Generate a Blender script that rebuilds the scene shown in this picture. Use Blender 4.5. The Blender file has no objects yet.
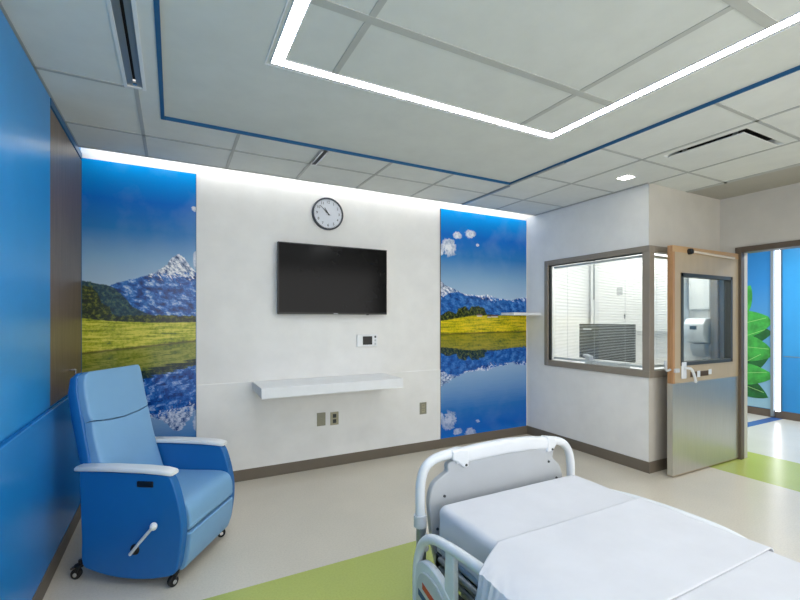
import bpy, bmesh, math, random
from mathutils import Vector, Matrix, noise
random.seed(4)
SC = bpy.context.scene
COL = SC.collection
PI = math.pi

def lin(c):
    r = []
    for v in c:
        v = v / 255.0
        r.append(v / 12.92 if v <= 0.04045 else ((v + 0.055) / 1.055) ** 2.4)
    return (r[0], r[1], r[2], 1.0)

# ------------------------------------------------------------------ camera
cam = bpy.data.cameras.new('camera')
cam.sensor_width = 36.0
cam.lens = 430.82 / 800 * 36.0
cam.shift_y = (318.83 - 300) / 800
cam.clip_start = 0.02
co = bpy.data.objects.new('camera', cam)
COL.objects.link(co)
co.location = (0.6344, -4.0914, 1.4573)
co.rotation_euler = (PI / 2, 0, -0.4841)
SC.camera = co
SC.view_settings.view_transform = 'Standard'
SC.view_settings.look = 'None'
SC.view_settings.gamma = 1.0
SC.view_settings.exposure = 0.28
SC.view_settings.use_curve_mapping = False

# ------------------------------------------------------------------ world: added ambient fill, let in by the open rear of the room
w = bpy.data.worlds.new('world')
SC.world = w
w.use_nodes = True
w.node_tree.nodes['Background'].inputs[0].default_value = (1.0, 0.98, 0.95, 1)
w.node_tree.nodes['Background'].inputs[1].default_value = 0.75

def area(name, loc, rot, sx, sy, power, color=(1, 1, 1)):
    l = bpy.data.lights.new(name, 'AREA')
    l.shape = 'RECTANGLE'; l.size = sx; l.size_y = sy
    l.energy = power; l.color = color
    o = bpy.data.objects.new(name, l)
    o.location = loc; o.rotation_euler = rot
    COL.objects.link(o)
    return o
area('rear_fill', (2.6, -5.5, 1.55), (PI / 2, 0, 0), 4.6, 2.0, 50, (1.0, 0.98, 0.95))  # unseen soft fill added behind the camera
area('corridor_fill', (7.3, -2.2, 2.70), (0, 0, 0), 0.8, 2.4, 62)  # unseen lamp added so that the corridor surfaces are lit
area('alcove_ceiling_light', (5.3, -1.0, 2.66), (0, 0, 0), 0.6, 0.6, 22)

# strengths of the lamps that the room has
E_RING, E_COVE, E_DOWN, E_STRIP = 26.0, 9.0, 12.0, 4.0

# ------------------------------------------------------------------ materials
class NT:
    """tiny node-tree writer"""
    def __init__(s, name):
        s.m = bpy.data.materials.new(name)
        s.m.use_nodes = True
        s.t = s.m.node_tree
        s.b = s.t.nodes['Principled BSDF']
        s.out = s.t.nodes['Material Output']
    def n(s, kind, **kw):
        nd = s.t.nodes.new(kind)
        for k, v in kw.items(): setattr(nd, k, v)
        return nd
    def l(s, a, b): s.t.links.new(a, b)
    def put(s, sock, v):
        if isinstance(v, bpy.types.NodeSocket): s.l(v, sock)
        else: sock.default_value = v
    def math(s, op, a, b=0.0, c=0.0, clamp=False):
        nd = s.n('ShaderNodeMath', operation=op, use_clamp=clamp)
        s.put(nd.inputs[0], a); s.put(nd.inputs[1], b); s.put(nd.inputs[2], c)
        return nd.outputs[0]
    def mix(s, f, a, b):
        nd = s.n('ShaderNodeMix', data_type='RGBA')
        s.put(nd.inputs[0], f); s.put(nd.inputs[6], a); s.put(nd.inputs[7], b)
        return nd.outputs[2]
    def step(s, x, e, w=0.004):          # 0 below e, 1 above
        return s.math('MULTIPLY_ADD', s.math('SUBTRACT', x, e), 1.0 / w, 0.5, clamp=True)
    def pos(s):
        g = s.n('ShaderNodeNewGeometry')
        x = s.n('ShaderNodeSeparateXYZ'); s.l(g.outputs['Position'], x.inputs[0])
        return x.outputs
    def comb(s, x, y, z):
        c = s.n('ShaderNodeCombineXYZ')
        s.put(c.inputs[0], x); s.put(c.inputs[1], y); s.put(c.inputs[2], z)
        return c.outputs[0]
    def noise(s, vec, scale, detail=4.0, rough=0.5):
        nd = s.n('ShaderNodeTexNoise')
        if vec is not None: s.l(vec, nd.inputs['Vector'])
        nd.inputs['Scale'].default_value = scale
        nd.inputs['Detail'].default_value = detail
        nd.inputs['Roughness'].default_value = rough
        return nd.outputs[0]
    def ramp(s, x, stops):
        nd = s.n('ShaderNodeValToRGB'); s.l(x, nd.inputs[0])
        e = nd.color_ramp.elements
        while len(e) < len(stops): e.new(0.5)
        for i, (p, c) in enumerate(stops):
            e[i].position = p; e[i].color = c
        return nd.outputs[0]
    def curve(s, x, pts):
        nd = s.n('ShaderNodeFloatCurve'); s.put(nd.inputs[1], x)
        c = nd.mapping.curves[0]
        pts = sorted(pts)
        c.points[0].location = pts[0]; c.points[-1].location = pts[-1]
        for p in pts[1:-1]: c.points.new(*p)
        for p in c.points: p.handle_type = 'VECTOR'
        nd.mapping.update()
        return nd.outputs[0]

MC = {}
def mat(name, col, rough=0.5, metal=0.0, spec=0.5, bump=0.0, bscale=60.0, var=0.0, vscale=4.0, coat=0.0, stretch=None):
    if name in MC: return MC[name]
    t = NT(name)
    c = lin(col)
    t.b.inputs['Roughness'].default_value = rough
    t.b.inputs['Metallic'].default_value = metal
    t.b.inputs['Specular IOR Level'].default_value = spec
    t.b.inputs['Coat Weight'].default_value = coat
    tc = t.n('ShaderNodeTexCoord').outputs['Object']
    if stretch:
        mp = t.n('ShaderNodeMapping'); t.l(tc, mp.inputs[0]); mp.inputs['Scale'].default_value = stretch; tc = mp.outputs[0]
    nz = t.noise(tc, vscale, 5.0, 0.6)
    v = var if var else 0.03
    dark = tuple(x * (1 - v) for x in c[:3]) + (1,)
    lite = tuple(min(1, x * (1 + v)) for x in c[:3]) + (1,)
    t.l(t.ramp(nz, [(0.35, dark), (0.65, lite)]), t.b.inputs['Base Color'])
    if bump:
        bn = t.n('ShaderNodeBump'); bn.inputs['Strength'].default_value = bump; bn.inputs['Distance'].default_value = 0.002
        t.l(t.noise(tc, bscale, 3.0), bn.inputs['Height']); t.l(bn.outputs[0], t.b.inputs['Normal'])
    MC[name] = t.m
    return t.m

def emis(name, col, strength):
    if name in MC: return MC[name]
    t = NT(name)
    t.b.inputs['Base Color'].default_value = lin(col)
    t.b.inputs['Emission Color'].default_value = lin(col)
    t.b.inputs['Emission Strength'].default_value = strength
    MC[name] = t.m
    return t.m

def glass(name, tint=(250, 252, 251), refl=0.03):
    t = NT(name)
    tr = t.n('ShaderNodeBsdfTransparent'); tr.inputs[0].default_value = lin(tint)
    gl = t.n('ShaderNodeBsdfGlossy'); gl.inputs['Roughness'].default_value = 0.02
    lw = t.n('ShaderNodeLayerWeight'); lw.inputs[0].default_value = 0.25
    f = t.math('MULTIPLY_ADD', lw.outputs['Facing'], 0.12, refl, clamp=True)
    mx = t.n('ShaderNodeMixShader')
    t.l(f, mx.inputs[0]); t.l(tr.outputs[0], mx.inputs[1]); t.l(gl.outputs[0], mx.inputs[2])
    t.l(mx.outputs[0], t.out.inputs[0])
    return t.m

M = dict(
    wall=mat('wall_paint', (238, 237, 234), 0.55, spec=0.3, bump=0.15, bscale=220),
    wall2=mat('wall_paint_shaded', (206, 202, 194), 0.55, spec=0.3, bump=0.15, bscale=220),  # same wall paint, darkened for the shade on front and doorway faces
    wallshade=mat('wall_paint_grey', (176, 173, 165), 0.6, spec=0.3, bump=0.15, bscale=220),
    panel=mat('white_wall_panel', (238, 238, 236), 0.32),
    bluewall=mat('blue_wall_panel', (36, 146, 218), 0.30, var=0.02),
    bluewall2=mat('blue_wall_panel_lower', (30, 132, 208), 0.27, var=0.02),
    ceil=mat('ceiling_tile', (222, 225, 223), 0.9, spec=0.1, bump=0.3, bscale=400),
    gyp=mat('ceiling_gypsum', (218, 221, 217), 0.8, spec=0.15),
    tee=mat('ceiling_tee', (178, 181, 180), 0.5),
    bluetrim=mat('blue_trim', (22, 92, 140), 0.4),
    base=mat('rubber_base', (112, 103, 90), 0.5),
    taupe=mat('taupe_frame_paint', (143, 134, 122), 0.4),
    taupedark=mat('dark_taupe_paint', (96, 84, 72), 0.45),
    white=mat('white_plastic', (236, 238, 240), 0.35),
    bedwhite=mat('bed_plastic', (222, 226, 230), 0.32, coat=0.1),
    fbpanel=mat('footboard_panel_grey', (178, 182, 186), 0.36),
    bedgrey=mat('bed_grey_plastic', (196, 200, 204), 0.38),
    sheet=mat('white_bed_linen', (206, 208, 214), 0.9, spec=0.1, bump=0.25, bscale=500),
    sheet2=mat('white_draped_linen', (209, 211, 217), 0.9, spec=0.1, bump=0.25, bscale=500),
    black=mat('black_plastic', (16, 16, 18), 0.35),
    rubber=mat('black_rubber', (22, 22, 24), 0.6),
    dark=mat('dark_gap', (10, 10, 11), 0.8),
    chrome=mat('chrome', (205, 207, 210), 0.18, metal=1.0),
    alu=mat('aluminium', (150, 158, 164), 0.35, metal=0.7),
    screen=mat('tv_glass', (12, 12, 14), 0.14, spec=0.14),
    sideblue=mat('blue_vinyl_shaded', (20, 104, 174), 0.42, bump=0.12, bscale=300, var=0.02),  # same vinyl, with the shade of the sides put into the colour
    vinyl=mat('blue_vinyl_sheen', (122, 170, 212), 0.42, bump=0.15, bscale=300, var=0.02),  # same vinyl, with the sheen on the front surfaces put into the colour
    outlet=mat('ivory_plate', (170, 165, 140), 0.4),
    steelplate=mat('steel_plate', (150, 148, 132), 0.35, metal=0.4),
    kick=mat('brushed_steel_plate', (206, 202, 190), 0.32, metal=0.75, var=0.04, stretch=(40, 40, 1)),
    doorface=mat('tan_door_laminate', (186, 168, 140), 0.38, var=0.05, vscale=3, stretch=(3, 3, 0.6)),
    gasket=mat('dark_grey_gasket', (62, 66, 66), 0.5),
    red=mat('red_mark', (196, 60, 40), 0.4),
    navy=mat('blue_mark', (24, 70, 120), 0.4),
    blind=mat('white_blind_slat', (228, 232, 230), 0.5),
    cladblue=mat('corridor_blue_panel', (44, 140, 205), 0.28),
    leaf=mat('printed_leaf', (58, 158, 62), 0.4, var=0.35, vscale=7),
    leafv=mat('printed_leaf_vein', (150, 210, 120), 0.4),
    leafd=mat('printed_leaf_dark', (20, 96, 40), 0.4, var=0.4, vscale=9),
)

def wood(name, c1, c2, scale=(14, 14, 1.0)):
    t = NT(name)
    tc = t.n('ShaderNodeTexCoord').outputs['Object']
    mp = t.n('ShaderNodeMapping'); t.l(tc, mp.inputs[0]); mp.inputs['Scale'].default_value = scale
    n1 = t.noise(mp.outputs[0], 3.0, 8.0, 0.65)
    t.l(t.ramp(n1, [(0.3, lin(c1)), (0.7, lin(c2))]), t.b.inputs['Base Color'])
    t.b.inputs['Roughness'].default_value = 0.4
    return t.m
M['walnut'] = wood('walnut_veneer', (92, 76, 62), (124, 104, 86))
M['oak'] = wood('oak_edge', (160, 114, 72), (198, 152, 106), (18, 18, 1.2))
M['glass'] = glass('clear_glass')
M['lite'] = glass('door_glass', refl=0.03)

def floor_mat(name, col):
    t = NT(name)
    p = t.n('ShaderNodeNewGeometry').outputs['Position']
    a = t.noise(p, 1.3, 3.0); b = t.noise(p, 90.0, 2.0)
    c = lin(col)
    m1 = t.ramp(a, [(0.3, tuple(x * 0.95 for x in c[:3]) + (1,)), (0.7, tuple(min(1, x * 1.04) for x in c[:3]) + (1,))])
    m2 = t.ramp(b, [(0.35, (0.93, 0.93, 0.93, 1)), (0.6, (1, 1, 1, 1))])
    mx = t.n('ShaderNodeMix', data_type='RGBA', blend_type='MULTIPLY'); mx.inputs[0].default_value = 1
    t.l(m1, mx.inputs[6]); t.l(m2, mx.inputs[7])
    t.l(mx.outputs[2], t.b.inputs['Base Color'])
    t.b.inputs['Roughness'].default_value = 0.24
    t.b.inputs['Specular IOR Level'].default_value = 0.45
    return t.m
M['fl_beige'] = floor_mat('beige_sheet_floor', (220, 212, 196))
M['fl_green'] = floor_mat('green_sheet_floor', (184, 194, 104))
M['fl_blue'] = floor_mat('blue_sheet_floor', (60, 104, 170))
M['fl_pale'] = floor_mat('pale_sheet_floor', (216, 214, 204))

# ---- landscape prints: a drawn lake view, all in nodes; u across, v up the panel (0..1)
def landscape(name, x0, wd, ridge, second, trees, meadow, vm, tilt, snowline, clouds, sec_is_hill, streak):
    t = NT(name)
    P = t.pos()
    u = t.math('DIVIDE', t.math('SUBTRACT', P[0], x0), wd)
    v = t.math('DIVIDE', t.math('SUBTRACT', P[2], 0.08), 2.62)
    vmir = t.math('MULTIPLY_ADD', u, tilt, vm)
    dv = t.math('SUBTRACT', v, vmir)
    below = t.math('SUBTRACT', 1.0, t.step(dv, 0.0, 0.004))
    # ripples shift the mirrored picture sideways
    rip = t.noise(t.comb(t.math('MULTIPLY', u, 3.0 * wd), 0.0, t.math('MULTIPLY', v, 150.0)), 1.0, 3.0)
    rip = t.math('MULTIPLY', t.math('SUBTRACT', rip, 0.5), t.math('MULTIPLY', below, 0.05))
    vv = t.math('ADD', t.math('ADD', vmir, t.math('ABSOLUTE', dv)), t.math('MULTIPLY', rip, 0.6))
    uu = t.math('ADD', u, rip, clamp=True)
    X = t.math('MULTIPLY', uu, wd); Y = t.math('MULTIPLY', vv, 2.62)
    V2 = t.comb(X, 0.0, Y)
    nf = t.noise(V2, 34.0, 6.0, 0.7)
    nm = t.noise(V2, 9.0, 6.0, 0.65)
    nl = t.noise(V2, 3.0, 4.0, 0.5)
    nr0 = t.noise(V2, 14.0, 6.0, 0.65)
    jit = t.math('MULTIPLY', t.math('SUBTRACT', nf, 0.5), 0.022)
    # sky; its bright cyan top partly paints in the cove light
    sky = t.ramp(vv, [(0.60, lin((176, 200, 222))), (0.70, lin((136, 176, 212))), (0.80, lin((40, 124, 194))), (0.89, lin((0, 110, 206))), (1.0, lin((0, 160, 240)))])
    haze = t.math('MULTIPLY', t.step(nl, 0.62, 0.3), 0.25)
    c = t.mix(haze, sky, lin((150, 182, 212)))
    for (cu, cv, ru, rv) in clouds:
        du = t.math('DIVIDE', t.math('SUBTRACT', uu, cu), ru)
        dw = t.math('DIVIDE', t.math('SUBTRACT', vv, cv), rv)
        d = t.math('ADD', t.math('MULTIPLY', du, du), t.math('MULTIPLY', dw, dw))
        d = t.math('ADD', d, t.math('MULTIPLY', t.math('SUBTRACT', nr0, 0.5), 4.5))
        mk = t.math('SUBTRACT', 1.0, t.step(d, 0.8, 0.5))
        c = t.mix(mk, c, t.ramp(nr0, [(0.35, lin((150, 172, 206))), (0.55, lin((244, 246, 252)))]))
    # main mountain, snow above a broken line
    r1 = t.math('ADD', t.curve(uu, ridge), jit)
    m1 = t.math('SUBTRACT', 1.0, t.step(vv, r1, 0.003))
    nk = t.noise(t.comb(t.math('ADD', X, t.math('MULTIPLY', Y, 0.5)), 0.0, t.math('MULTIPLY', Y, 1.3)), 15.0, 8.0, 0.72)
    rock = t.ramp(nk, [(0.38, lin((4, 36, 96))), (0.47, lin((16, 80, 160))), (0.54, lin((50, 124, 204))), (0.62, lin((186, 208, 232)))])
    nr = t.noise(t.comb(t.math('ADD', X, t.math('MULTIPLY', Y, 0.6)), 0.0, t.math('MULTIPLY', Y, 0.8)), 26.0, 7.0, 0.75)
    snow = t.ramp(nr, [(0.40, lin((40, 60, 100))), (0.48, lin((150, 168, 200))), (0.55, lin((250, 251, 254)))])
    sl = t.math('ADD', snowline, t.math('MULTIPLY', t.math('SUBTRACT', nr, 0.5), -0.22))
    c = t.mix(m1, c, t.mix(t.step(vv, sl, 0.01), rock, snow))
    # second ridge
    r2 = t.math('ADD', t.curve(uu, second), t.math('MULTIPLY', jit, 0.6))
    m2 = t.math('SUBTRACT', 1.0, t.step(vv, r2, 0.003))
    if sec_is_hill:
        hill = t.ramp(nf, [(0.35, lin((6, 30, 44))), (0.50, lin((24, 66, 84))), (0.68, lin((96, 126, 84)))])
    else:
        hill = t.ramp(nk, [(0.36, lin((8, 48, 112))), (0.50, lin((28, 98, 180))), (0.64, lin((84, 150, 214)))])
    c = t.mix(m2, c, hill)
    # trees
    r3 = t.math('ADD', t.curve(uu, trees), t.math('MULTIPLY', jit, 1.0))
    m3 = t.math('SUBTRACT', 1.0, t.step(vv, r3, 0.003))
    tr = t.ramp(nf, [(0.36, lin((6, 16, 12))), (0.50, lin((30, 52, 22))), (0.66, lin((124, 132, 40)))])
    c = t.mix(m3, c, tr)
    # meadow, long streaks of lighter and darker grass
    r4 = t.math('ADD', t.curve(uu, meadow), t.math('MULTIPLY', jit, 0.2))
    m4 = t.math('SUBTRACT', 1.0, t.step(vv, r4, 0.003))
    st = t.noise(t.comb(t.math('MULTIPLY', X, 2.0), 0.0, t.math('MULTIPLY', Y, 24.0)), 2.0, 6.0, 0.7)
    st = t.math('MULTIPLY_ADD', nf, 0.35, t.math('MULTIPLY', st, 0.68))
    grass = t.mix(t.math('MULTIPLY', below, 0.42), t.ramp(st, streak), lin((52, 62, 14)))
    c = t.mix(m4, c, grass)
    # the shore: a thin brown line; water: darker, bluer towards the bottom
    shore = t.math('SUBTRACT', 1.0, t.math('MULTIPLY', t.math('ABSOLUTE', t.math('ADD', dv, t.math('MULTIPLY', jit, 0.4))), 160.0), clamp=True)
    depth = t.math('MULTIPLY', t.math('SUBTRACT', vmir, v), 2.0, clamp=True)
    wmul = t.n('ShaderNodeMix', data_type='RGBA', blend_type='MULTIPLY'); t.l(below, wmul.inputs[0])
    t.l(c, wmul.inputs[6]); wmul.inputs[7].default_value = (0.84, 0.90, 0.97, 1)
    c = t.mix(t.math('MULTIPLY', t.math('MULTIPLY', below, depth), 0.45), wmul.outputs[2], lin((0, 84, 176)))
    c = t.mix(t.math('MULTIPLY', shore, 0.85), c, lin((66, 60, 16)))
    t.l(c, t.b.inputs['Base Color'])
    t.b.inputs['Roughness'].default_value = 0.18
    t.b.inputs['Specular IOR Level'].default_value = 0.35
    return t.m

GR1 = [(0.41, lin((84, 108, 14))), (0.49, lin((168, 176, 24))), (0.57, lin((222, 214, 80)))]
GR2 = [(0.41, lin((92, 112, 8))), (0.49, lin((186, 176, 10))), (0.58, lin((236, 208, 30)))]
M['print_a'] = landscape('mountain_print', 0.02, 0.786,
    [(0, .605), (.132, .614), (.257, .632), (.372, .646), (.445, .651), (.55, .663), (.626, .674), (.718, .697), (.765, .719), (.835, .735), (.892, .72), (.94, .696), (1, .68)],
    [(0, .638), (.05, .636), (.104, .631), (.188, .628), (.257, .619), (.344, .59), (.413, .562), (.565, .538), (1, .528)],
    [(0, .623), (.064, .621), (.116, .603), (.146, .573), (.215, .561), (.233, .54), (.3, .534), (.565, .538), (1, .535)],
    [(0, .527), (.215, .519), (.592, .513), (1, .514)],
    0.424, 0.030, 0.666, [(0.985, 0.885, 0.035, 0.010), (1.0, 0.72, 0.03, 0.03)], True, GR1)
M['print_b'] = landscape('lake_print', 3.296, 1.294,
    [(0, .695), (.039, .672), (.104, .662), (.168, .652), (.254, .636), (.423, .631), (.523, .635), (.642, .621), (.703, .619), (.796, .612), (.872, .621), (1, .629)],
    [(0, .612), (.104, .64), (.199, .644), (.267, .629), (.379, .629), (.494, .609), (.598, .594), (.703, .617), (.765, .61), (.872, .601), (1, .612)],
    [(0, .542), (.078, .561), (.145, .553), (.168, .547), (.185, .57), (.267, .583), (.301, .565), (.334, .581), (.407, .584), (.48, .575), (.506, .547), (.673, .543), (1, .543)],
    [(0, .516), (.185, .529), (.351, .540), (.642, .541), (1, .541)],
    0.460, 0.006, 0.628, [(0.085, 0.838, 0.085, 0.038), (0.175, 0.893, 0.048, 0.018), (0.320, 0.904, 0.056, 0.019), (0.402, 0.858, 0.020, 0.007), (0.0, 0.812, 0.04, 0.015)], False, GR2)

# ------------------------------------------------------------------ mesh helpers
def new(): return bmesh.new()
def box(bm, x0, x1, y0, y1, z0, z1, mi=0):
    if x0 > x1: x0, x1 = x1, x0
    if y0 > y1: y0, y1 = y1, y0
    if z0 > z1: z0, z1 = z1, z0
    v = [bm.verts.new(p) for p in ((x0, y0, z0), (x1, y0, z0), (x1, y1, z0), (x0, y1, z0), (x0, y0, z1), (x1, y0, z1), (x1, y1, z1), (x0, y1, z1))]
    fs = [(0, 3, 2, 1), (4, 5, 6, 7), (0, 1, 5, 4), (1, 2, 6, 5), (2, 3, 7, 6), (3, 0, 4, 7)]
    for f in fs: bm.faces.new([v[i] for i in f]).material_index = mi
    return v
def boxm(*a, mi=0):
    bm = new(); box(bm, *a, mi=mi); return bm
def prism(bm, pts, axis, a, b, mi=0):
    """pts 2-D outline extruded along axis from a to b. axis 'y': pts are (x,z); 'x': (y,z); 'z': (x,y)"""
    def P(p, h):
        return {'y': (p[0], h, p[1]), 'x': (h, p[0], p[1]), 'z': (p[0], p[1], h)}[axis]
    va = [bm.verts.new(P(p, a)) for p in pts]; vb = [bm.verts.new(P(p, b)) for p in pts]
    n = len(pts)
    fs = [bm.faces.new(va), bm.faces.new(vb[::-1])]
    for i in range(n): fs.append(bm.faces.new((va[i], vb[i], vb[(i + 1) % n], va[(i + 1) % n])))
    for f in fs: f.material_index = mi
    bmesh.ops.recalc_face_normals(bm, faces=fs)
def tube(bm, pts, r, seg=12, closed=False, rs=None):
    pts = [Vector(p) for p in pts]; n = len(pts); rings = []
    up = None
    for i, p in enumerate(pts):
        if closed: d = pts[(i + 1) % n] - pts[i - 1]
        else: d = pts[min(i + 1, n - 1)] - pts[max(i - 1, 0)]
        d.normalize()
        if up is None:
            up = Vector((0, 0, 1)) if abs(d.z) < 0.9 else Vector((0, 1, 0))
        s = d.cross(up)
        if s.length < 1e-4: s = d.orthogonal()
        s.normalize(); up = s.cross(d).normalized()
        rr = rs[i] if rs else r
        rings.append([bm.verts.new(p + (s * math.cos(2 * PI * k / seg) + up * math.sin(2 * PI * k / seg)) * rr) for k in range(seg)])
    m = n if closed else n - 1
    for i in range(m):
        A, B = rings[i], rings[(i + 1) % n]
        for k in range(seg):
            bm.faces.new((A[k], A[(k + 1) % seg], B[(k + 1) % seg], B[k]))
    if not closed:
        bm.faces.new(rings[0][::-1]); bm.faces.new(rings[-1])
def cyl(bm, p, q, r, seg=24, r2=None):
    tube(bm, [p, q], r, seg, rs=[r, r2 if r2 is not None else r])
def lathe(bm, prof, centre, axis='z', seg=32):
    rings = []
    c = Vector(centre)
    for (r, h) in prof:
        ring = []
        for k in range(seg):
            a = 2 * PI * k / seg
            x, y = r * math.cos(a), r * math.sin(a)
            v = {'z': (x, y, h), 'y': (x, h, y), 'x': (h, x, y)}[axis]
            ring.append(bm.verts.new(c + Vector(v)))
        rings.append(ring)
    for A, B in zip(rings, rings[1:]):
        for k in range(seg): bm.faces.new((A[k], A[(k + 1) % seg], B[(k + 1) % seg], B[k]))
    bm.faces.new(rings[0][::-1]); bm.faces.new(rings[-1])
def smooth_pts(pts, sub=6, closed=False):
    """Catmull-Rom"""
    pts = [Vector(p) for p in pts]; n = len(pts); out = []
    rng = range(n if closed else n - 1)
    for i in rng:
        p0 = pts[(i - 1) % n] if closed or i > 0 else pts[0]
        p1 = pts[i]; p2 = pts[(i + 1) % n]
        p3 = pts[(i + 2) % n] if closed or i + 2 < n else pts[-1]
        for k in range(sub):
            t = k / sub
            out.append(0.5 * ((2 * p1) + (p2 - p0) * t + (2 * p0 - 5 * p1 + 4 * p2 - p3) * t * t + (3 * p1 - p0 - 3 * p2 + p3) * t ** 3))
    if not closed: out.append(pts[-1])
    return out
def obj(name, bm, m, parent=None, bevel=0.0, seg=2, smooth=False, loc=None, label=None):
    bmesh.ops.recalc_face_normals(bm, faces=bm.faces)
    me = bpy.data.meshes.new(name); bm.to_mesh(me); bm.free()
    for x in (m if isinstance(m, (list, tuple)) else [m]): me.materials.append(x)
    o = bpy.data.objects.new(name, me); COL.objects.link(o)
    if parent: o.parent = parent
    if loc: o.location = loc
    if bevel:
        b = o.modifiers.new('bevel', 'BEVEL'); b.width = bevel; b.segments = seg; b.limit_method = 'ANGLE'; b.angle_limit = 0.6
        smooth = True
    if smooth:
        me.polygons.foreach_set('use_smooth', [True] * len(me.polygons))
        try: me.set_sharp_from_angle(angle=math.radians(40))
        except Exception: pass
        if bevel:
            wn = o.modifiers.new('wn', 'WEIGHTED_NORMAL'); wn.keep_sharp = True
    if label: o['label'] = label
    return o
def thing(name, label, cat, loc=(0, 0, 0), rotz=0, group=None):
    o = bpy.data.objects.new(name, None); COL.objects.link(o)
    o.empty_display_size = 0.05
    o.location = loc; o.rotation_euler = (0, 0, rotz)
    o['label'] = label; o['category'] = cat
    if group: o['group'] = group
    return o
def tag(o, label, cat, group=None):
    o['label'] = label; o['category'] = cat
    if group: o['group'] = group
    return o
def struct(name, bm, m, **k):
    o = obj(name, bm, m, **k)
    if not k.get('parent'): o['kind'] = 'structure'
    return o

H = 2.74
W = 4.607         # alcove wall
YB = -1.586       # alcove front
XD = 5.85         # door wall
YR = -5.6         # rear of the room
XC = 8.5          # corridor far wall

# ------------------------------------------------------------------ floor (zones of sheet flooring)
xs = [0, 0.35, 2.95, 5.30, 6.22, XC]
ys = [YR, -1.635, -1.14, -1.0, 0.0]
bm = new()
for i in range(len(xs) - 1):
    for j in range(len(ys) - 1):
        x0, x1, y0, y1 = xs[i], xs[i + 1], ys[j], ys[j + 1]
        mi = 0
        if i == 1 and j == 0: mi = 1
        if i == 3: mi = 1
        if i >= 4: mi = 3
        if i == 4 and j == 2: mi = 2
        box(bm, x0, x1, y0, y1, -0.1, 0, mi)
struct('floor', bm, [M['fl_beige'], M['fl_green'], M['fl_blue'], M['fl_pale']])

# ------------------------------------------------------------------ walls
struct('wall_back', boxm(-0.1, W + 0.1, 0.0, 0.1, 0, 2.95), M['wall'])
struct('trim_1', boxm(0.808, 3.294, -0.012, 0, 0.10, 0.888), M['panel'], bevel=0.003)       # lower wall panels
struct('wall_left', boxm(-0.1, 0, YR, 0, 0, H + 0.06), M['bluewall'])
struct('trim_2', boxm(0, 0.012, YR, -0.985, 0.96, H - 0.02), M['bluewall'], bevel=0.002)
struct('trim_3', boxm(0, 0.030, YR, -0.02, 0.10, 0.945), M['bluewall2'], bevel=0.005)
struct('trim_4', boxm(0, 0.012, -0.965, -0.014, H - 0.055, H - 0.012), M['bluetrim'])

# alcove wall with its window opening (two faces, glazed corner)
WZ0, WZ1 = 0.945, 2.105
FR = 0.055
bm = new()
box(bm, W, W + 0.10, YB + 0.003, -0.0, 0, WZ0)
box(bm, W, W + 0.10, YB + 0.003, -0.0, WZ1, H)
box(bm, W, W + 0.10, -0.36, -0.0, WZ0, WZ1)
struct('wall_right', bm, M['wall'])
XG = 5.82
bm = new()
for z0, z1 in ((0, WZ0), (WZ1, H)):
    box(bm, W, W + 0.10, YB, YB + 0.003, z0, z1)
    box(bm, W + 0.10, XD, YB, YB + 0.10, z0, z1)
box(bm, XG, XD, YB, YB + 0.10, WZ0, WZ1)
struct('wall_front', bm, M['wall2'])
# door wall with the doorway
DY0, DY1, DZ = -1.785, -3.02, 2.15
bm = new()
box(bm, XD, XD + 0.12, DY0, YB + 0.0, 0, H)
box(bm, XD, XD + 0.12, DY1, DY0, DZ, H)
box(bm, XD, XD + 0.12, YR, DY1, 0, H)
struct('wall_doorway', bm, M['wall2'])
struct('wall_corridor', boxm(XC, XC + 0.1, YR, 0, 0, H), M['cladblue'])
struct('wall_alcove', boxm(XD, XD + 0.1, YB + 0.11, 0, 0, H), M['wall'])
struct('wall_alcove_back', boxm(W + 0.11, XC, 0.0, 0.1, 0, H), M['wall'])
struct('wall_rear', boxm(5.0, XC, YR - 0.1, YR, 0, H), M['wall'])

# baseboards
BH = 0.105
struct('baseboard_back', boxm(0.0, W, -0.012, 0.0, 0, BH), M['base'], bevel=0.002)
struct('baseboard_left', boxm(0.0, 0.034, YR, -0.013, 0, BH), M['base'], bevel=0.002)
bm = new(); box(bm, W - 0.012, W, YB - 0.012, -0.013, 0, BH); box(bm, W, 5.84, YB - 0.012, YB, 0, BH)
struct('baseboard_right', bm, M['base'], bevel=0.002)
struct('baseboard_corridor', boxm(XC - 0.012, XC, YR, 0, 0, 0.11), M['taupedark'])

# ------------------------------------------------------------------ ceiling
bx0, bx1, by1 = 0.575, 3.485, -0.935       # blue edged field
lx0, lx1, ly1 = 1.067, 3.045, -1.85        # light ring, outer edge
ly0, by0 = -4.2, -4.9
LW = 0.066
SX0, SX1, SY1 = 0.395, 0.500, -1.285       # slot diffuser beside the field
dxa, dxb, dya, dyb = 4.02, 4.62, -2.64, -2.02   # plaque diffuser
bm = new()
T0 = H; T1 = H + 0.02
# tiles around, cut round the diffusers
box(bm, 0, bx0, SY1, -0.14, T0, T1)
box(bm, 0, SX0, YR, SY1, T0, T1)
box(bm, SX1, bx0, YR, SY1, T0, T1)
box(bm, bx0, bx1, by1, -0.14, T0, T1)
box(bm, bx1, dxa, YR, -0.14, T0, T1)
box(bm, dxa, dxb, dyb, -0.14, T0, T1)
box(bm, dxa, dxb, YR, dya, T0, T1)
box(bm, dxb, 5.26, YR, YB, T0, T1)
box(bm, bx0, bx1, YR, by0, T0, T1)
struct('ceiling', bm, M['ceil'])
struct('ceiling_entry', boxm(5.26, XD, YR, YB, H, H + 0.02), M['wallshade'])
struct('ceiling_alcove', boxm(W + 0.1, XD, YB + 0.1, 0, H - 0.02, H), M['ceil'])
struct('ceiling_corridor', boxm(XD + 0.12, XC, YR, 0, H, H + 0.02), M['ceil'])
G = H + 0.018
bm = new()
box(bm, bx0, bx1, ly1, by1, G, G + 0.02)
box(bm, bx0, lx0, by0, ly1, G, G + 0.02)
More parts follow.
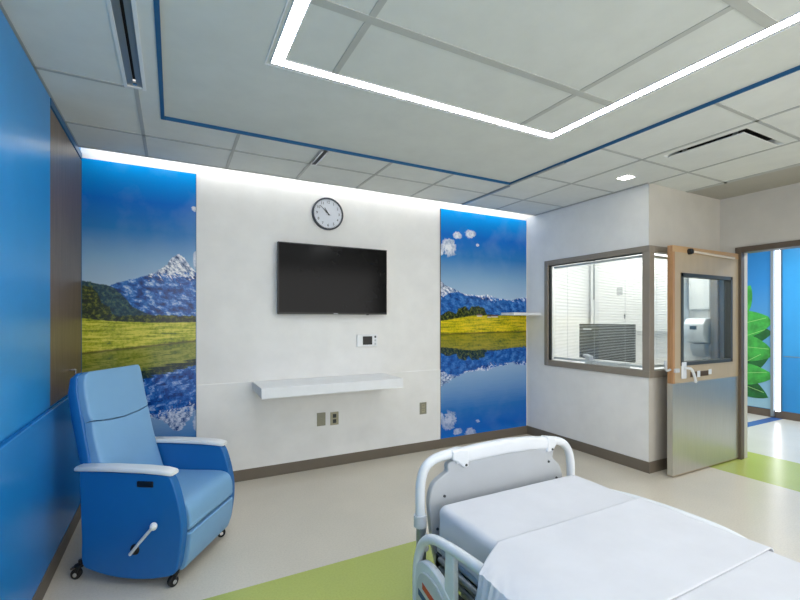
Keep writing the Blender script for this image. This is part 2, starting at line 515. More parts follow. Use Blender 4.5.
box(bm, lx1, bx1, by0, ly1, G, G + 0.02)
box(bm, lx0, lx1, by0, ly0, G, G + 0.02)
struct('ceiling_panel', bm, M['gyp'])
struct('ceiling_inner', boxm(lx0 + LW, lx1 - LW, ly0 + LW, ly1 - LW, G, G + 0.02), M['gyp'])
# blue edge
bm = new(); e = 0.009
box(bm, bx0 - 0.012, bx0 + e, by0, by1, H - 0.004, G); box(bm, bx1 - e, bx1, by0, by1, H - 0.004, G)
box(bm, bx0, bx1, by1 - e, by1, H - 0.004, G); box(bm, bx0, bx1, by0, by0 + e, H - 0.004, G)
struct('trim_5', bm, M['bluetrim'])
# ceiling tees
tw = 0.011
bm = new()
def tee(x0, x1, y0, y1): box(bm, x0, x1, y0, y1, H - 0.004, H + 0.001)
tee(0, W, -0.600 - tw, -0.600 + tw)
tee(0, SX0, -1.285 - tw, -1.285 + tw)
tee(0.45 - tw, 0.45 + tw, SY1, by1)
for x in (0.45, 1.035, 1.63, 2.22, 2.83): tee(x - tw, x + tw, by1, -0.14)
tee(bx1 - 0.01, bx1 + 0.02, YB, -0.14)
for x in (3.975, 4.59): tee(x - tw, x + tw, YB, -0.14)
for x in (3.975, 4.62): tee(x - tw, x + tw, YR, YB)
for y in (-1.235, -1.93, -2.70, -3.3): tee(bx1, 3.975 if y == -1.235 and False else (W if y > YB else 5.26), y - tw, y + tw)
tee(5.20, 5.26, YR, YB)
tee(0, 0.016, YR, -0.14); tee(0.0, W, -0.165, -0.140)
tee(W - 0.018, W, YB, -0.14)
struct('trim_6', bm, M['tee'])
bm = new()
for x in (1.39, 2.695): box(bm, x - 0.016, x + 0.016, ly0 + LW, ly1 - LW, G - 0.003, G + 0.001)
for y in (-2.375, -3.17): box(bm, lx0 + LW, lx1 - LW, y - 0.022, y + 0.022, G - 0.004, G + 0.001)
struct('trim_7', bm, mat('inner_tee', (186, 188, 184), 0.7))
# light slot above the back wall
bm = new()
box(bm, 0, W, -0.16, -0.140, H, 2.93)
box(bm, 0, W, -0.14, 0.0, 2.93, 2.95)
struct('trim_8', bm, M['wall'])
t = thing('cove_light', 'long bright light strip in the slot above the mural wall', 'light', (2.3, -0.11, 2.90))
obj('light_tube', boxm(-2.25, 2.25, -0.012, 0.012, -0.012, 0.012), emis('cove_tube', (250, 252, 255), E_COVE), t)
obj('housing', boxm(-2.26, 2.26, -0.022, 0.022, 0.012, 0.03), M['alu'], t)

# ring light
t = thing('ceiling_ring_light', 'large square ring of white light strip recessed in the ceiling', 'ceiling light', ((lx0 + lx1) / 2, (ly0 + ly1) / 2, G))
cx, cy = (lx0 + lx1) / 2, (ly0 + ly1) / 2
def ring(bm, x0, x1, y0, y1, w_, z0, z1):
    x0 -= cx; x1 -= cx; y0 -= cy; y1 -= cy
    box(bm, x0, x1, y1 - w_, y1, z0, z1); box(bm, x0, x1, y0, y0 + w_, z0, z1)
    box(bm, x0, x0 + w_, y0 + w_, y1 - w_, z0, z1); box(bm, x1 - w_, x1, y0 + w_, y1 - w_, z0, z1)
bm = new(); ring(bm, lx0 + 0.006, lx1 - 0.006, ly0 + 0.006, ly1 - 0.006, LW - 0.012, -0.002, 0.012)
obj('diffuser', bm, emis('ring_diffuser', (250, 252, 255), E_RING), t)
bm = new(); ring(bm, lx0, lx1, ly0, ly1, 0.006, -0.005, 0.02); ring(bm, lx0 + LW - 0.006, lx1 - LW + 0.006, ly0 + LW - 0.006, ly1 - LW + 0.006, 0.006, -0.005, 0.02)
ring(bm, lx0 - 0.022, lx1 + 0.022, ly0 - 0.022, ly1 + 0.022, 0.006, -0.004, 0.0)
obj('frame', bm, M['white'], t)

# slot diffuser on the left
t = thing('slot_diffuser', 'long dark linear air slot in the ceiling beside the blue edged field', 'ceiling vent', (0.4475, -3.4, H))
L2 = 2.11
bm = new(); box(bm, -0.0525, -0.038, -L2, L2, -0.006, 0.03); box(bm, 0.036, 0.0525, -L2, L2, -0.006, 0.03); box(bm, -0.038, 0.036, L2 - 0.012, L2, -0.006, 0.03)
obj('frame', bm, M['white'], t)
bm = new(); box(bm, -0.038, -0.008, -L2, L2 - 0.012, 0.004, 0.012); box(bm, 0.006, 0.036, -L2, L2 - 0.012, 0.004, 0.012)
obj('blade', bm, M['alu'], t)
obj('throat', boxm(-0.03, 0.03, -L2, L2 - 0.012, 0.04, 0.05), M['dark'], t)
obj('end_clip', boxm(-0.010, 0.010, L2 - 0.05, L2 - 0.014, 0.0, 0.004), M['chrome'], t)
# short linear pieces near the back wall
def short_slot(x, y0, y1, w_, name, label, cat):
    t = thing(name, label, cat, (x, (y0 + y1) / 2, H)); h = (y1 - y0) / 2
    bm = new(); box(bm, -w_, -w_ * 0.45, -h, h, -0.012, 0.0); box(bm, w_ * 0.6, w_, -h, h, -0.012, 0.0); box(bm, -w_, w_, h - 0.01, h, -0.013, 0.0)
    obj('frame', bm, M['chrome'], t)
    obj('throat', boxm(-w_ * 0.45, w_ * 0.6, -h, h - 0.01, -0.003, 0.0), M['gasket'], t)
short_slot(1.655, -0.925, -0.615, 0.026, 'linear_slot_vent', 'short silver linear slot vent in the ceiling above the clock', 'ceiling vent')
t = obj('ceiling_track', boxm(3.47, 3.50, -0.92, -0.17, H - 0.016, H - 0.002), M['alu'], bevel=0.003)
tag(t, 'grey ceiling track running from the blue edged field to the lake mural', 'ceiling track')

# plaque air diffuser
dcx, dcy = (dxa + dxb) / 2, (dya + dyb) / 2
t = thing('air_diffuser', 'square flush air diffuser with dark open edge in the ceiling near the door', 'ceiling vent', (dcx, dcy, H))
hw, hh = (dxb - dxa) / 2, (dyb - dya) / 2
bm = new()
def slope(bm, o, i, z0, z1):
    a = [bm.verts.new((sx * o[0], sy * o[1], z0)) for sx, sy in ((-1, -1), (1, -1), (1, 1), (-1, 1))]
    b = [bm.verts.new((sx * i[0], sy * i[1], z1)) for sx, sy in ((-1, -1), (1, -1), (1, 1), (-1, 1))]
    for k in range(4): bm.faces.new((a[k], a[(k + 1) % 4], b[(k + 1) % 4], b[k]))
slope(bm, (hw, hh), (hw - 0.03, hh - 0.03), 0, 0.0)
slope(bm, (hw - 0.03, hh - 0.03), (hw - 0.07, hh - 0.07), 0, 0.045)
obj('frame', bm, M['ceil'], t)
obj('throat', boxm(-hw, hw, -hh, hh, 0.046, 0.06), M['dark'], t)
obj('plaque', boxm(-hw + 0.085, hw - 0.03, -hh + 0.07, hh - 0.035, -0.004, 0.004), M['ceil'], t, bevel=0.002)
for x, y in ((-0.17, 0.17), (-0.17, -0.17)): obj('hanger', boxm(x - 0.012, x + 0.012, y - 0.012, y + 0.012, 0.004, 0.046), M['alu'], t)

# downlight
t = thing('downlight', 'small square recessed downlight in the ceiling above the window corner', 'ceiling light', (4.26, -1.59, H))
bm = new(); h = 0.062
for a in ((-h, h, h - 0.008, h), (-h, h, -h, -h + 0.008), (-h, -h + 0.008, -h, h), (h - 0.008, h, -h, h)): box(bm, *a, -0.006, 0)
obj('trim_ring', bm, M['white'], t)
obj('lens', boxm(-h + 0.008, h - 0.008, -h + 0.008, h - 0.008, -0.004, -0.001), emis('downlight_lens', (255, 252, 240), E_DOWN), t)
# sprinkler plate
bm = new(); lathe(bm, [(0.001, -0.006), (0.036, -0.006), (0.042, 0.0)], (0.30, -2.04, H), seg=32)
tag(obj('sprinkler_cover', bm, M['white'], smooth=True), 'round white sprinkler cover plate in the ceiling by the blue wall', 'sprinkler')

# ------------------------------------------------------------------ murals
t = thing('wall_mural', 'tall mural of a snowy peak above a meadow and lake behind the recliner', 'wall mural', (0.413, 0, 0.10))
obj('print', boxm(-0.411, 0.391, -0.010, -0.001, 0.004, 2.60), M['print_a'], t)
obj('edge_trim', boxm(0.391, 0.395, -0.012, -0.001, 0.004, 2.60), M['bluetrim'], t)
t = thing('wall_mural', 'tall mural of a lake mirroring mountains beside the corner shelf', 'wall mural', (3.943, 0, 0.10))
obj('print', boxm(-0.645, 0.645, -0.010, -0.001, 0.004, 2.60), M['print_b'], t)
# farm houses printed on the meadow
def wp(u, v): return (3.296 + u * 1.294 - 3.943, 0.08 + v * 2.62 - 0.10)
pr = t
for (u, v, w_, h_) in ((0.425, 0.541, 0.075, 0.016), (0.535, 0.536, 0.05, 0.014), (0.60, 0.538, 0.10, 0.016)):
    x, z = wp(u, v); bm = new()
    prism(bm, [(x - w_ / 1.6, z), (x - w_ / 2.4, z + h_), (x + w_ / 2.4, z + h_), (x + w_ / 1.6, z)], 'y', -0.0112, -0.0101, 0)
    box(bm, x - w_ / 2, x + w_ / 2, -0.0111, -0.0101, z - 0.014, z, 1)
    obj('printed_farmhouse', bm, [mat('print_roof', (96, 60, 52), 0.4), mat('print_wall', (196, 190, 180), 0.4)], pr)
obj('edge_trim', boxm(-0.649, -0.645, -0.012, -0.001, 0.004, 2.60), M['taupedark'], t)

# ------------------------------------------------------------------ wall cabinet on the left
t = thing('wall_cabinet', 'dark walnut veneer cabinet front set in the blue wall', 'cabinet', (0, -0.48, 0.95))
obj('door', boxm(0.0, 0.008, -0.485, 0.450, 0.004, 1.725), M['walnut'], t, bevel=0.002)
obj('edge_strip', boxm(0.0, 0.010, 0.452, 0.468, 0.004, 1.725), M['bluetrim'], t)
bm = new()
tube(bm, smooth_pts([(0.014, -0.03, 0.165), (0.045, -0.03, 0.165), (0.05, -0.03, 0.155), (0.05, -0.03, 0.02), (0.045, -0.03, 0.01), (0.014, -0.03, 0.01)], 4), 0.006, 10)
dh = obj('handle', bm, M['chrome'], t.children[0] if t.children else t, smooth=True, label='brushed metal bar handle')

# ------------------------------------------------------------------ television
TX, TZ = 2.035, 1.834
t = thing('television', 'black flat screen television mounted on the white wall under the clock', 'television', (TX, -0.008, TZ))
tw2, th2 = 0.555, 0.333
obj('screen_housing', boxm(-tw2, tw2, -0.075, -0.04, -th2, th2), M['black'], t, bevel=0.004)
obj('screen', boxm(-tw2 + 0.010, tw2 - 0.010, -0.0765, -0.0745, -th2 + 0.016, th2 - 0.010), M['screen'], t)
obj('wall_bracket', boxm(-0.30, 0.30, -0.04, 0.0, -0.16, 0.16), M['alu'], t, bevel=0.004)
obj('brand_mark', boxm(-0.022, 0.022, -0.0768, -0.075, -th2 + 0.004, -th2 + 0.011), mat('mark_grey', (190, 192, 196), 0.4), t, label='small light grey maker mark on the lower bezel')
obj('sensor', boxm(0.33, 0.35, -0.074, -0.06, -th2 - 0.006, -th2 + 0.002), M['black'], t)

# ------------------------------------------------------------------ clock
CR = 0.158
t = thing('wall_clock', 'round wall clock with white face and dark rim above the television', 'clock', (1.975, -0.001, 2.487))
bm = new(); lathe(bm, [(CR - 0.012, 0), (CR, -0.004), (CR, -0.030), (CR - 0.006, -0.036), (CR - 0.014, -0.036), (CR - 0.016, -0.026)], (0, 0, 0), 'y', 48)
obj('case', bm, mat('clock_rim', (58, 64, 74), 0.35), t, smooth=True)
bm = new(); lathe(bm, [(0.001, -0.0275), (CR - 0.0165, -0.0275), (CR - 0.0165, -0.0265)], (0, 0, 0), 'y', 48)
obj('face', bm, mat('clock_face', (224, 228, 236), 0.4), t)
def text_mesh(s, size):
    cu = bpy.data.curves.new('txt', 'FONT'); cu.body = s; cu.size = size; cu.align_x = 'CENTER'; cu.align_y = 'CENTER'; cu.extrude = 0.0004
    o = bpy.data.objects.new('txt', cu)
    COL.objects.link(o)
    dg = bpy.context.evaluated_depsgraph_get(); dg.update()
    me = bpy.data.meshes.new_from_object(o.evaluated_get(dg))
    COL.objects.unlink(o); bpy.data.objects.remove(o)
    return me
for h_ in range(1, 13):
    a = h_ * PI / 6
    me = text_mesh(str(h_), 0.036); me.materials.clear(); me.materials.append(M['black'])
    o = bpy.data.objects.new('numeral', me); COL.objects.link(o); o.parent = t
    o.location = (math.sin(a) * 0.112, -0.0282, math.cos(a) * 0.112); o.rotation_euler = (PI / 2, 0, 0)
bm = new()
for k in range(60):
    a = k * PI / 30; r0 = 0.134; r1 = 0.139
    c_, s_ = math.cos(a), math.sin(a); wv = 0.0012 if k % 5 else 0.0022
    p = [(s_ * r0 - c_ * wv, c_ * r0 + s_ * wv), (s_ * r0 + c_ * wv, c_ * r0 - s_ * wv), (s_ * r1 + c_ * wv, c_ * r1 - s_ * wv), (s_ * r1 - c_ * wv, c_ * r1 + s_ * wv)]
    prism(bm, p, 'y', -0.0285, -0.0276)
obj('minute_marks', bm, M['black'], t)
def hand(name, ang, ln, wv, tail, y):
    a = math.radians(ang); c_, s_ = math.cos(a), math.sin(a)
    def R(u, v): return (u * c_ + v * s_, -u * s_ + v * c_)
    bm = new(); prism(bm, [R(-wv, -tail), R(wv, -tail), R(wv * 0.5, ln), R(-wv * 0.5, ln)], 'y', y, y - 0.0012)
    obj(name, bm, M['black'], t)
hand('hour_hand', 327, 0.066, 0.0055, 0.018, -0.0300)
hand('minute_hand', 312, 0.108, 0.0038, 0.02, -0.0316)
hand('second_hand', 118, 0.035, 0.0012, 0.03, -0.0330)

# ------------------------------------------------------------------ wall control panel
t = thing('control_panel', 'white wall control panel with dark display under the television', 'wall control', (2.397, -0.001, 1.235))
obj('housing', boxm(-0.113, 0.113, -0.022, 0, -0.062, 0.062), M['white'], t, bevel=0.005)
obj('display', boxm(-0.052, 0.052, -0.0235, -0.0215, -0.043, 0.043), M['black'], t)
for z in (0.036, 0.0, -0.036):
    obj('button', boxm(0.078, 0.096, -0.0255, -0.021, z - 0.010, z + 0.010), M['gasket'] if z > 0.02 else M['bedgrey'], t)

# wall shelf (fold-down desk)
t = thing('wall_desk', 'long white wall mounted desk shelf below the television', 'shelf', (1.9275, 0, 0.86))
bm = new(); prism(bm, [(-0.006, -0.05), (-0.45, -0.062), (-0.45, 0.028), (-0.006, 0.028)], 'x', -0.6575, 0.6575)
o = obj('shelf_top', bm, M['white'], t, bevel=0.004)
for x in (-0.44, 0.425):
    bm = new(); prism(bm, [(-0.009, -0.10), (-0.009, -0.045), (-0.10, -0.045)], 'x', x, x + 0.015)
    obj('bracket', bm, M['white'], t)

# outlets
def outlet(x, z, label, plate, kind):
    t = thing('wall_outlet', label, 'outlet', (x, -0.012, z), 0, 'wall outlets below the television wall panels')
    obj('cover_plate', boxm(-0.043, 0.043, -0.006, 0, -0.064, 0.064), plate, t, bevel=0.002)
    if kind == 2:
        for zz in (0.026, -0.026):
            s = obj('socket', boxm(-0.018, 0.018, -0.009, -0.005, zz - 0.019, zz + 0.019), M['outlet'] if plate != M['outlet'] else M['gasket'], t, bevel=0.003)
            bm = new()
            for dx in (-0.007, 0.007): box(bm, dx - 0.0018, dx + 0.0018, -0.0096, -0.0088, zz - 0.002, zz + 0.010)
            obj('slot', bm, M['dark'], s)
    else:
        obj('connector', boxm(-0.009, 0.009, -0.011, -0.005, -0.009, 0.009), M['steelplate'], t)
outlet(1.91, 0.478, 'metal data outlet plate, left of the pair below the desk shelf', M['steelplate'], 1)
outlet(2.045, 0.472, 'ivory double power outlet, right of the pair below the desk shelf', M['outlet'], 2)
outlet(3.065, 0.474, 'double power outlet by itself near the lake mural', M['steelplate'], 2)

# corner shelf
o = obj('corner_shelf', boxm(4.17, W - 0.001, -0.24, -0.012, 1.500, 1.532), M['white'], bevel=0.003)
tag(o, 'small white shelf across the lake mural beside the glazed corner', 'shelf')

# ------------------------------------------------------------------ window_1: glazed corner
wf = new()
yL = -0.36
X0, X1 = W - 0.018, W + 0.055
Yf0, Yf1 = YB - 0.018, YB + 0.055
# face along the alcove wall
box(wf, X0, X1, yL, yL + 0.055, WZ0 - 0.045, WZ1 + 0.045)
box(wf, X0, X1, Yf0, yL, WZ0 - 0.045, WZ0 + 0.02); box(wf, X0, X1, Yf0, yL, WZ1 - 0.012, WZ1 + 0.045)
box(wf, X0, X1, Yf0, Yf1, WZ0 + 0.02, WZ1 - 0.012)                # corner post
box(wf, X1, XG, Yf0, Yf1, WZ0 - 0.045, WZ0 + 0.02); box(wf, X1, XG, Yf0, Yf1, WZ1 - 0.012, WZ1 + 0.045)
box(wf, XG - 0.05, XG, Yf0 + 0.001, Yf1, WZ0 + 0.02, WZ1 - 0.012)
root = thing('window_1', 'x', 'x'); del root['label']; del root['category']; root['kind'] = 'structure'
obj('window_frame', wf, M['taupe'], root, bevel=0.003)
bm = new()
for (a, b) in (((yL - 0.012, yL), None),):
    pass
box(bm, W + 0.010, W + 0.022, yL - 0.014, yL, WZ0 + 0.02, WZ1 - 0.012)
box(bm, W + 0.010, W + 0.022, Yf1, Yf1 + 0.014, WZ0 + 0.02, WZ1 - 0.012)
box(bm, W + 0.010, W + 0.022, Yf1, yL, WZ1 - 0.026, WZ1 - 0.012)
box(bm, X1, X1 + 0.012, YB + 0.01, YB + 0.022, WZ0 + 0.02, WZ1 - 0.012)
obj('gasket', bm, M['gasket'], root)
obj('window_pane', boxm(W + 0.013, W + 0.019, Yf1, yL, WZ0 + 0.02, WZ1 - 0.012), M['glass'], root)
obj('window_pane', boxm(X1, XG - 0.05, YB + 0.013, YB + 0.019, WZ0 + 0.02, WZ1 - 0.012), M['glass'], root)
# blinds inside the glass
def blind(name, axis, a0, a1, fixed, label, tilt):
    t = thing(name, label, 'window blind', (0, 0, 0), 0, 'blinds of the glazed corner')
    bm = new(); z = WZ0 + 0.06; n = 0
    while z < WZ1 - 0.06:
        d = 0.009
        if axis == 'y': prism(bm, [(fixed - d, z + tilt * d), (fixed + d, z - tilt * d), (fixed + d, z - tilt * d + 0.0012), (fixed - d, z + tilt * d + 0.0012)], 'y', a0, a1)
        else: prism(bm, [(fixed - d, z + tilt * d), (fixed + d, z - tilt * d), (fixed + d, z - tilt * d + 0.0012), (fixed - d, z + tilt * d + 0.0012)], 'x', a0, a1)
        z += 0.0165
    obj('slats', bm, M['blind'], t)
    if axis == 'y':
        obj('head_rail', boxm(fixed - 0.012, fixed + 0.012, a0, a1, WZ1 - 0.05, WZ1 - 0.024), M['white'], t)
        obj('bottom_rail', boxm(fixed - 0.012, fixed + 0.012, a0, a1, WZ0 + 0.035, WZ0 + 0.055), M['white'], t)
        bm = new()
        for f in (0.18, 0.5, 0.82): cyl(bm, (fixed - 0.011, a0 + (a1 - a0) * f, WZ0 + 0.05), (fixed - 0.011, a0 + (a1 - a0) * f, WZ1 - 0.04), 0.0015, 6)
    else:
        obj('head_rail', boxm(a0, a1, fixed - 0.012, fixed + 0.012, WZ1 - 0.05, WZ1 - 0.024), M['white'], t)
        obj('bottom_rail', boxm(a0, a1, fixed - 0.012, fixed + 0.012, WZ0 + 0.035, WZ0 + 0.055), M['white'], t)
        bm = new()
        for f in (0.25, 0.75): cyl(bm, (a0 + (a1 - a0) * f, fixed - 0.011, WZ0 + 0.05), (a0 + (a1 - a0) * f, fixed - 0.011, WZ1 - 0.04), 0.0015, 6)
    obj('cord', bm, M['bedgrey'], t)
blind('window_blind', 'y', Yf1 + 0.03, yL - 0.02, W + 0.075, 'fine white horizontal blind behind the large pane facing the bed', 0.25)
blind('window_blind', 'x', X1 + 0.06, 5.24, YB + 0.085, 'narrow white horizontal blind behind the side pane by the door', 0.25)

# things in the alcove
o = obj('alcove_counter', boxm(W + 0.11, XD, -1.20, -0.02, 0.84, 0.88), M['white'], bevel=0.004)
tag(o, 'white counter behind the glazed corner holding the computer monitor', 'counter')
t = thing('alcove_cabinet', 'tall white two door cabinet seen through the large pane', 'cabinet', (XD - 0.001, -0.47, 1.30))
obj('cabinet_body', boxm(-0.10, 0, -0.80, 0.42, 0, 1.25), M['white'], t)
obj('door', boxm(-0.118, -0.10, -0.795, 0.352, 0.005, 1.245), M['panel'], t, bevel=0.003)
obj('door', boxm(-0.118, -0.10, 0.376, 0.418, 0.005, 1.245), M['panel'], t, bevel=0.003)
obj('gap_strip', boxm(-0.121, -0.10, 0.354, 0.374, 0.42, 0.96), M['gasket'], t, label='dark upright strip between the doors')
obj('notice', boxm(-0.121, -0.118, -0.06, 0.02, 0.46, 0.56), mat('notice_paper', (176, 178, 180), 0.7), t)
bm = new(); cyl(bm, (-0.135, -0.10, 0.16), (-0.135, -0.10, 0.22), 0.008, 10); cyl(bm, (-0.135, -0.10, 0.19), (-0.117, -0.10, 0.19), 0.006, 10)
obj('knob', bm, M['gasket'], t)
t = thing('computer_monitor', 'wide dark computer monitor on the counter behind the blind', 'monitor', (5.10, -0.77, 0.881))
obj('housing', boxm(-0.03, 0.0, -0.36, 0.36, 0.10, 0.52), M['gasket'], t, bevel=0.006)
obj('screen', boxm(-0.0315, -0.0295, -0.345, 0.345, 0.115, 0.505), mat('monitor_glass', (58, 60, 62), 0.3), t)
obj('label_mark', boxm(-0.0325, -0.031, 0.18, 0.30, 0.445, 0.465), M['white'], t)
obj('stand', boxm(0.0, 0.03, -0.05, 0.05, 0.012, 0.30), M['gasket'], t)
obj('stand_base', boxm(-0.09, 0.12, -0.14, 0.14, 0, 0.012), M['gasket'], t, bevel=0.004)
t = obj('paper_stack', boxm(-0.11, 0.11, -0.15, 0.15, 0, 0.11), M['white'], bevel=0.004, loc=(4.86, -1.0, 0.881))
tag(t, 'low white stack of paper on the counter in front of the monitor', 'papers')
bm = new(); prism(bm, [(-0.05, 0), (0.05, 0), (0.03, 0.02), (0.02, 0.13), (0.06, 0.15), (0.05, 0.17), (-0.03, 0.15), (-0.03, 0.02)], 'x', -0.04, 0.04)
t = obj('desk_telephone', bm, M['bedgrey'], bevel=0.006, loc=(4.86, -0.72, 0.881))
tag(t, 'pale desk telephone on the counter left of the paper stack', 'telephone')

# ------------------------------------------------------------------ alcove end wall, seen through the door glass
PI2 = -PI / 2
t = thing('wall_box', 'flat white wall box seen through the door glass above the soap dispenser', 'cabinet', (XD - 0.001, -1.405, 1.56), PI2)
obj('cabinet_body', boxm(-0.11, 0.11, -0.05, 0, 0, 0.40), M['white'], t, bevel=0.003)
obj('cabinet_door', boxm(-0.105, 0.105, -0.055, -0.05, 0.01, 0.39), M['panel'], t)
t = thing('soap_dispenser', 'white hand soap dispenser on the wall seen through the door glass', 'dispenser', (XD - 0.001, -1.405, 1.12), PI2)
bm = new(); prism(bm, [(0, 0.06), (-0.12, 0.08), (-0.17, 0.16), (-0.17, 0.28), (-0.12, 0.34), (0, 0.35)], 'x', -0.105, 0.105)
obj('cover', bm, M['white'], t, bevel=0.012)
bm = new(); prism(bm, [(0, -0.08), (-0.05, -0.08), (-0.10, 0.0), (-0.10, 0.06), (0, 0.06)], 'x', -0.07, 0.07)
obj('nozzle_housing', bm, M['bedgrey'], t, bevel=0.008)
obj('level_window', boxm(-0.035, 0.035, -0.173, -0.168, 0.22, 0.26), M['gasket'], t, bevel=0.001)

# ------------------------------------------------------------------ door frame and leaf
fr = new()
box(fr, XD - 0.02, XD + 0.045, DY0 - 0.006, DY0 + 0.05, 0, DZ + 0.05)
box(fr, XD - 0.02, XD + 0.14, DY1 - 0.05, DY1 + 0.006, 0, DZ + 0.05)
box(fr, XD - 0.02, XD + 0.14, DY1 + 0.006, DY0 - 0.006, DZ - 0.006, DZ + 0.05)
struct('trim_9', fr, M['taupedark'], bevel=0.003)

LX0, LX1 = 4.672, 5.885
LY = -1.765; TH = 0.046
root = thing('door_1', 'x', 'x', (LX1, LY, 0)); del root['label']; del root['category']; root['kind'] = 'structure'
LWd = LX1 - LX0
def lx(x): return x - LX1
gx0, gx1, gz0, gz1 = 4.80, 5.70, 1.02, 1.885
bm = new()
def leafpiece(x0, x1, z0, z1): box(bm, lx(x0), lx(x1), 0, TH, z0, z1)
leafpiece(LX0 + 0.004, LX1, 0.012, gz0); leafpiece(LX0 + 0.004, LX1, gz1, 2.132); leafpiece(LX0 + 0.004, gx0, gz0, gz1); leafpiece(gx1, LX1, gz0, gz1)
obj('door_leaf', bm, M['doorface'], root)
obj('edge_band', boxm(lx(LX0), lx(LX0 + 0.004), 0, TH, 0.86, 2.132), M['oak'], root)
obj('top_rail', boxm(lx(LX0), lx(LX1), -0.001, 0, 2.075, 2.132), mat('oak_face', (196, 160, 118), 0.4, var=0.06, stretch=(1, 6, 14)), root)
obj('lock_edge_strip', boxm(lx(LX0), lx(LX0 + 0.035), -0.0012, 0, 0.86, 2.075), M['oak'], root)
bm = new(); box(bm, lx(LX0 - 0.001), lx(LX1 - 0.06), -0.002, 0, 0.02, 0.862); box(bm, lx(LX0 - 0.002), lx(LX0), -0.002, TH + 0.001, 0.02, 0.862)
obj('kick_plate', bm, M['kick'], root, label='brushed stainless steel plate')
bm = new(); g = 0.034
box(bm, lx(gx0), lx(gx1), -0.010, TH + 0.01, gz0, gz0 + g); box(bm, lx(gx0), lx(gx1), -0.010, TH + 0.01, gz1 - g, gz1)
box(bm, lx(gx0), lx(gx0 + g), -0.010, TH + 0.01, gz0, gz1); box(bm, lx(gx1 - g), lx(gx1), -0.010, TH + 0.01, gz0, gz1)
obj('glazing_frame', bm, M['gasket'], root, bevel=0.002)
obj('door_pane', boxm(lx(gx0 + g), lx(gx1 - g), 0.020, 0.026, gz0 + g, gz1 - g), M['lite'], root)
# lever set
bm = new(); box(bm, lx(4.80), lx(4.875), -0.014, -0.001, 0.90, 1.055)
hd = obj('handle_plate', bm, M['bedwhite'], root, bevel=0.006)
bm = new()
tube(bm, smooth_pts([(lx(4.84), -0.012, 1.0), (lx(4.84), -0.05, 1.0), (lx(4.85), -0.065, 0.995), (lx(4.88), -0.068, 0.96), (lx(4.915), -0.066, 0.90), (lx(4.935), -0.06, 0.87)], 4), 0.012, 12)
obj('lever', bm, M['bedwhite'], hd, smooth=True)
bm = new(); box(bm, lx(4.955), lx(5.26), -0.005, -0.001, 0.905, 0.955)
pl = obj('pull_plate', bm, mat('bronze_plate', (104, 78, 50), 0.4, metal=0.5), root, bevel=0.002, label='bronze recessed pull plate')
obj('keyhole_trim', boxm(lx(5.06), lx(5.11), -0.009, -0.004, 0.90, 0.96), M['bedwhite'], pl, bevel=0.003)
obj('keyhole_trim', boxm(lx(5.26), lx(5.31), -0.009, -0.001, 0.915, 0.965), M['bedwhite'], pl, bevel=0.003)
bm = new(); box(bm, lx(4.69), lx(4.75), -0.02, -0.001, 0.965, 1.0); tube(bm, smooth_pts([(lx(LX0), 0.02, 0.99), (lx(4.62), 0.02, 0.985), (lx(4.60), 0.02, 1.02), (lx(4.60), 0.02, 1.08)], 4), 0.011, 10)
obj('latch', bm, M['bedgrey'], root, smooth=True)
# closer
bm = new(); tube(bm, [(lx(4.95), -0.02, 2.09), (lx(5.70), -0.02, 2.075)], 0.012, 10)
cl = obj('closer_arm', bm, mat('closer_arm', (222, 208, 188), 0.35), root, smooth=True)
bm = new(); lathe(bm, [(0.001, -0.035), (0.024, -0.035), (0.028, -0.02), (0.028, 0.0)], (lx(4.93), 0, 2.09), 'y', 20)
obj('pivot', bm, M['black'], cl, smooth=True)
# hinges
for z in (0.25, 0.72, 1.45, 1.95):
    bm = new(); cyl(bm, (lx(5.885), -0.008, z - 0.055), (lx(5.885), -0.008, z + 0.055), 0.009, 12)
    obj('hinge', bm, M['chrome'], root, smooth=True)

# ------------------------------------------------------------------ corridor
lp = NT('leaf_print_sky')
lp.l(lp.ramp(lp.math('MULTIPLY', lp.pos()[2], 0.4), [(0.05, lin((150, 190, 206))), (0.35, lin((96, 158, 200))), (0.8, lin((36, 124, 190)))]), lp.b.inputs['Base Color'])
lp.b.inputs['Roughness'].default_value = 0.3
t = thing('leaf_mural', 'blue wall panel printed with large green leaves, seen through the doorway', 'wall mural', (XC - 0.001, -0.55, 0.12))
obj('panel', boxm(-0.014, 0, -0.45, 0.50, 0, 2.35), lp.m, t)
def leaf(y0, z0, ln, wd, ang, m, rise=0.0):
    """pointed leaf growing from its stem end (y0, z0)"""
    c_, s_ = math.cos(ang), math.sin(ang); L_ = []; R_ = []
    for k in range(11):
        f = k / 10; hw_ = wd * 0.6 * math.sin(PI * f ** 0.75) ** 0.8 if 0 < f < 1 else 0.0
        bend = 0.10 * ln * f * f
        L_.append((f * ln, hw_ + bend)); R_.append((f * ln, -hw_ + bend))
    pts = L_ + R_[-2:0:-1]
    pts = [(y0 + a * c_ - b * s_, z0 + a * s_ + b * c_) for a, b in pts]
    pts = [(min(max(p[0], -0.44), 0.49), p[1]) for p in pts]
    bm = new(); prism(bm, pts, 'x', -0.0165 - rise, -0.0141 - rise)
    lf = obj('printed_leaf', bm, m, t)
    bm = new(); tube(bm, [(-0.0168 - rise, min(max(y0 + 0.05 * ln * c_, -0.44), 0.49), z0 + 0.05 * ln * s_), (-0.0168 - rise, min(max(y0 + 0.85 * ln * c_, -0.44), 0.49), z0 + 0.85 * ln * s_)], 0.004, 6)
    obj('leaf_vein', bm, M['leafv'], lf)
leaf(0.10, 1.30, 0.62, 0.30, 1.95, M['leaf']); leaf(0.12, 1.20, 0.62, 0.34, 2.85, M['leaf'], 0.0012)
leaf(0.10, 0.98, 0.60, 0.26, 2.75, M['leafd']); leaf(0.14, 0.92, 0.66, 0.34, 3.20, M['leaf'], 0.0024)
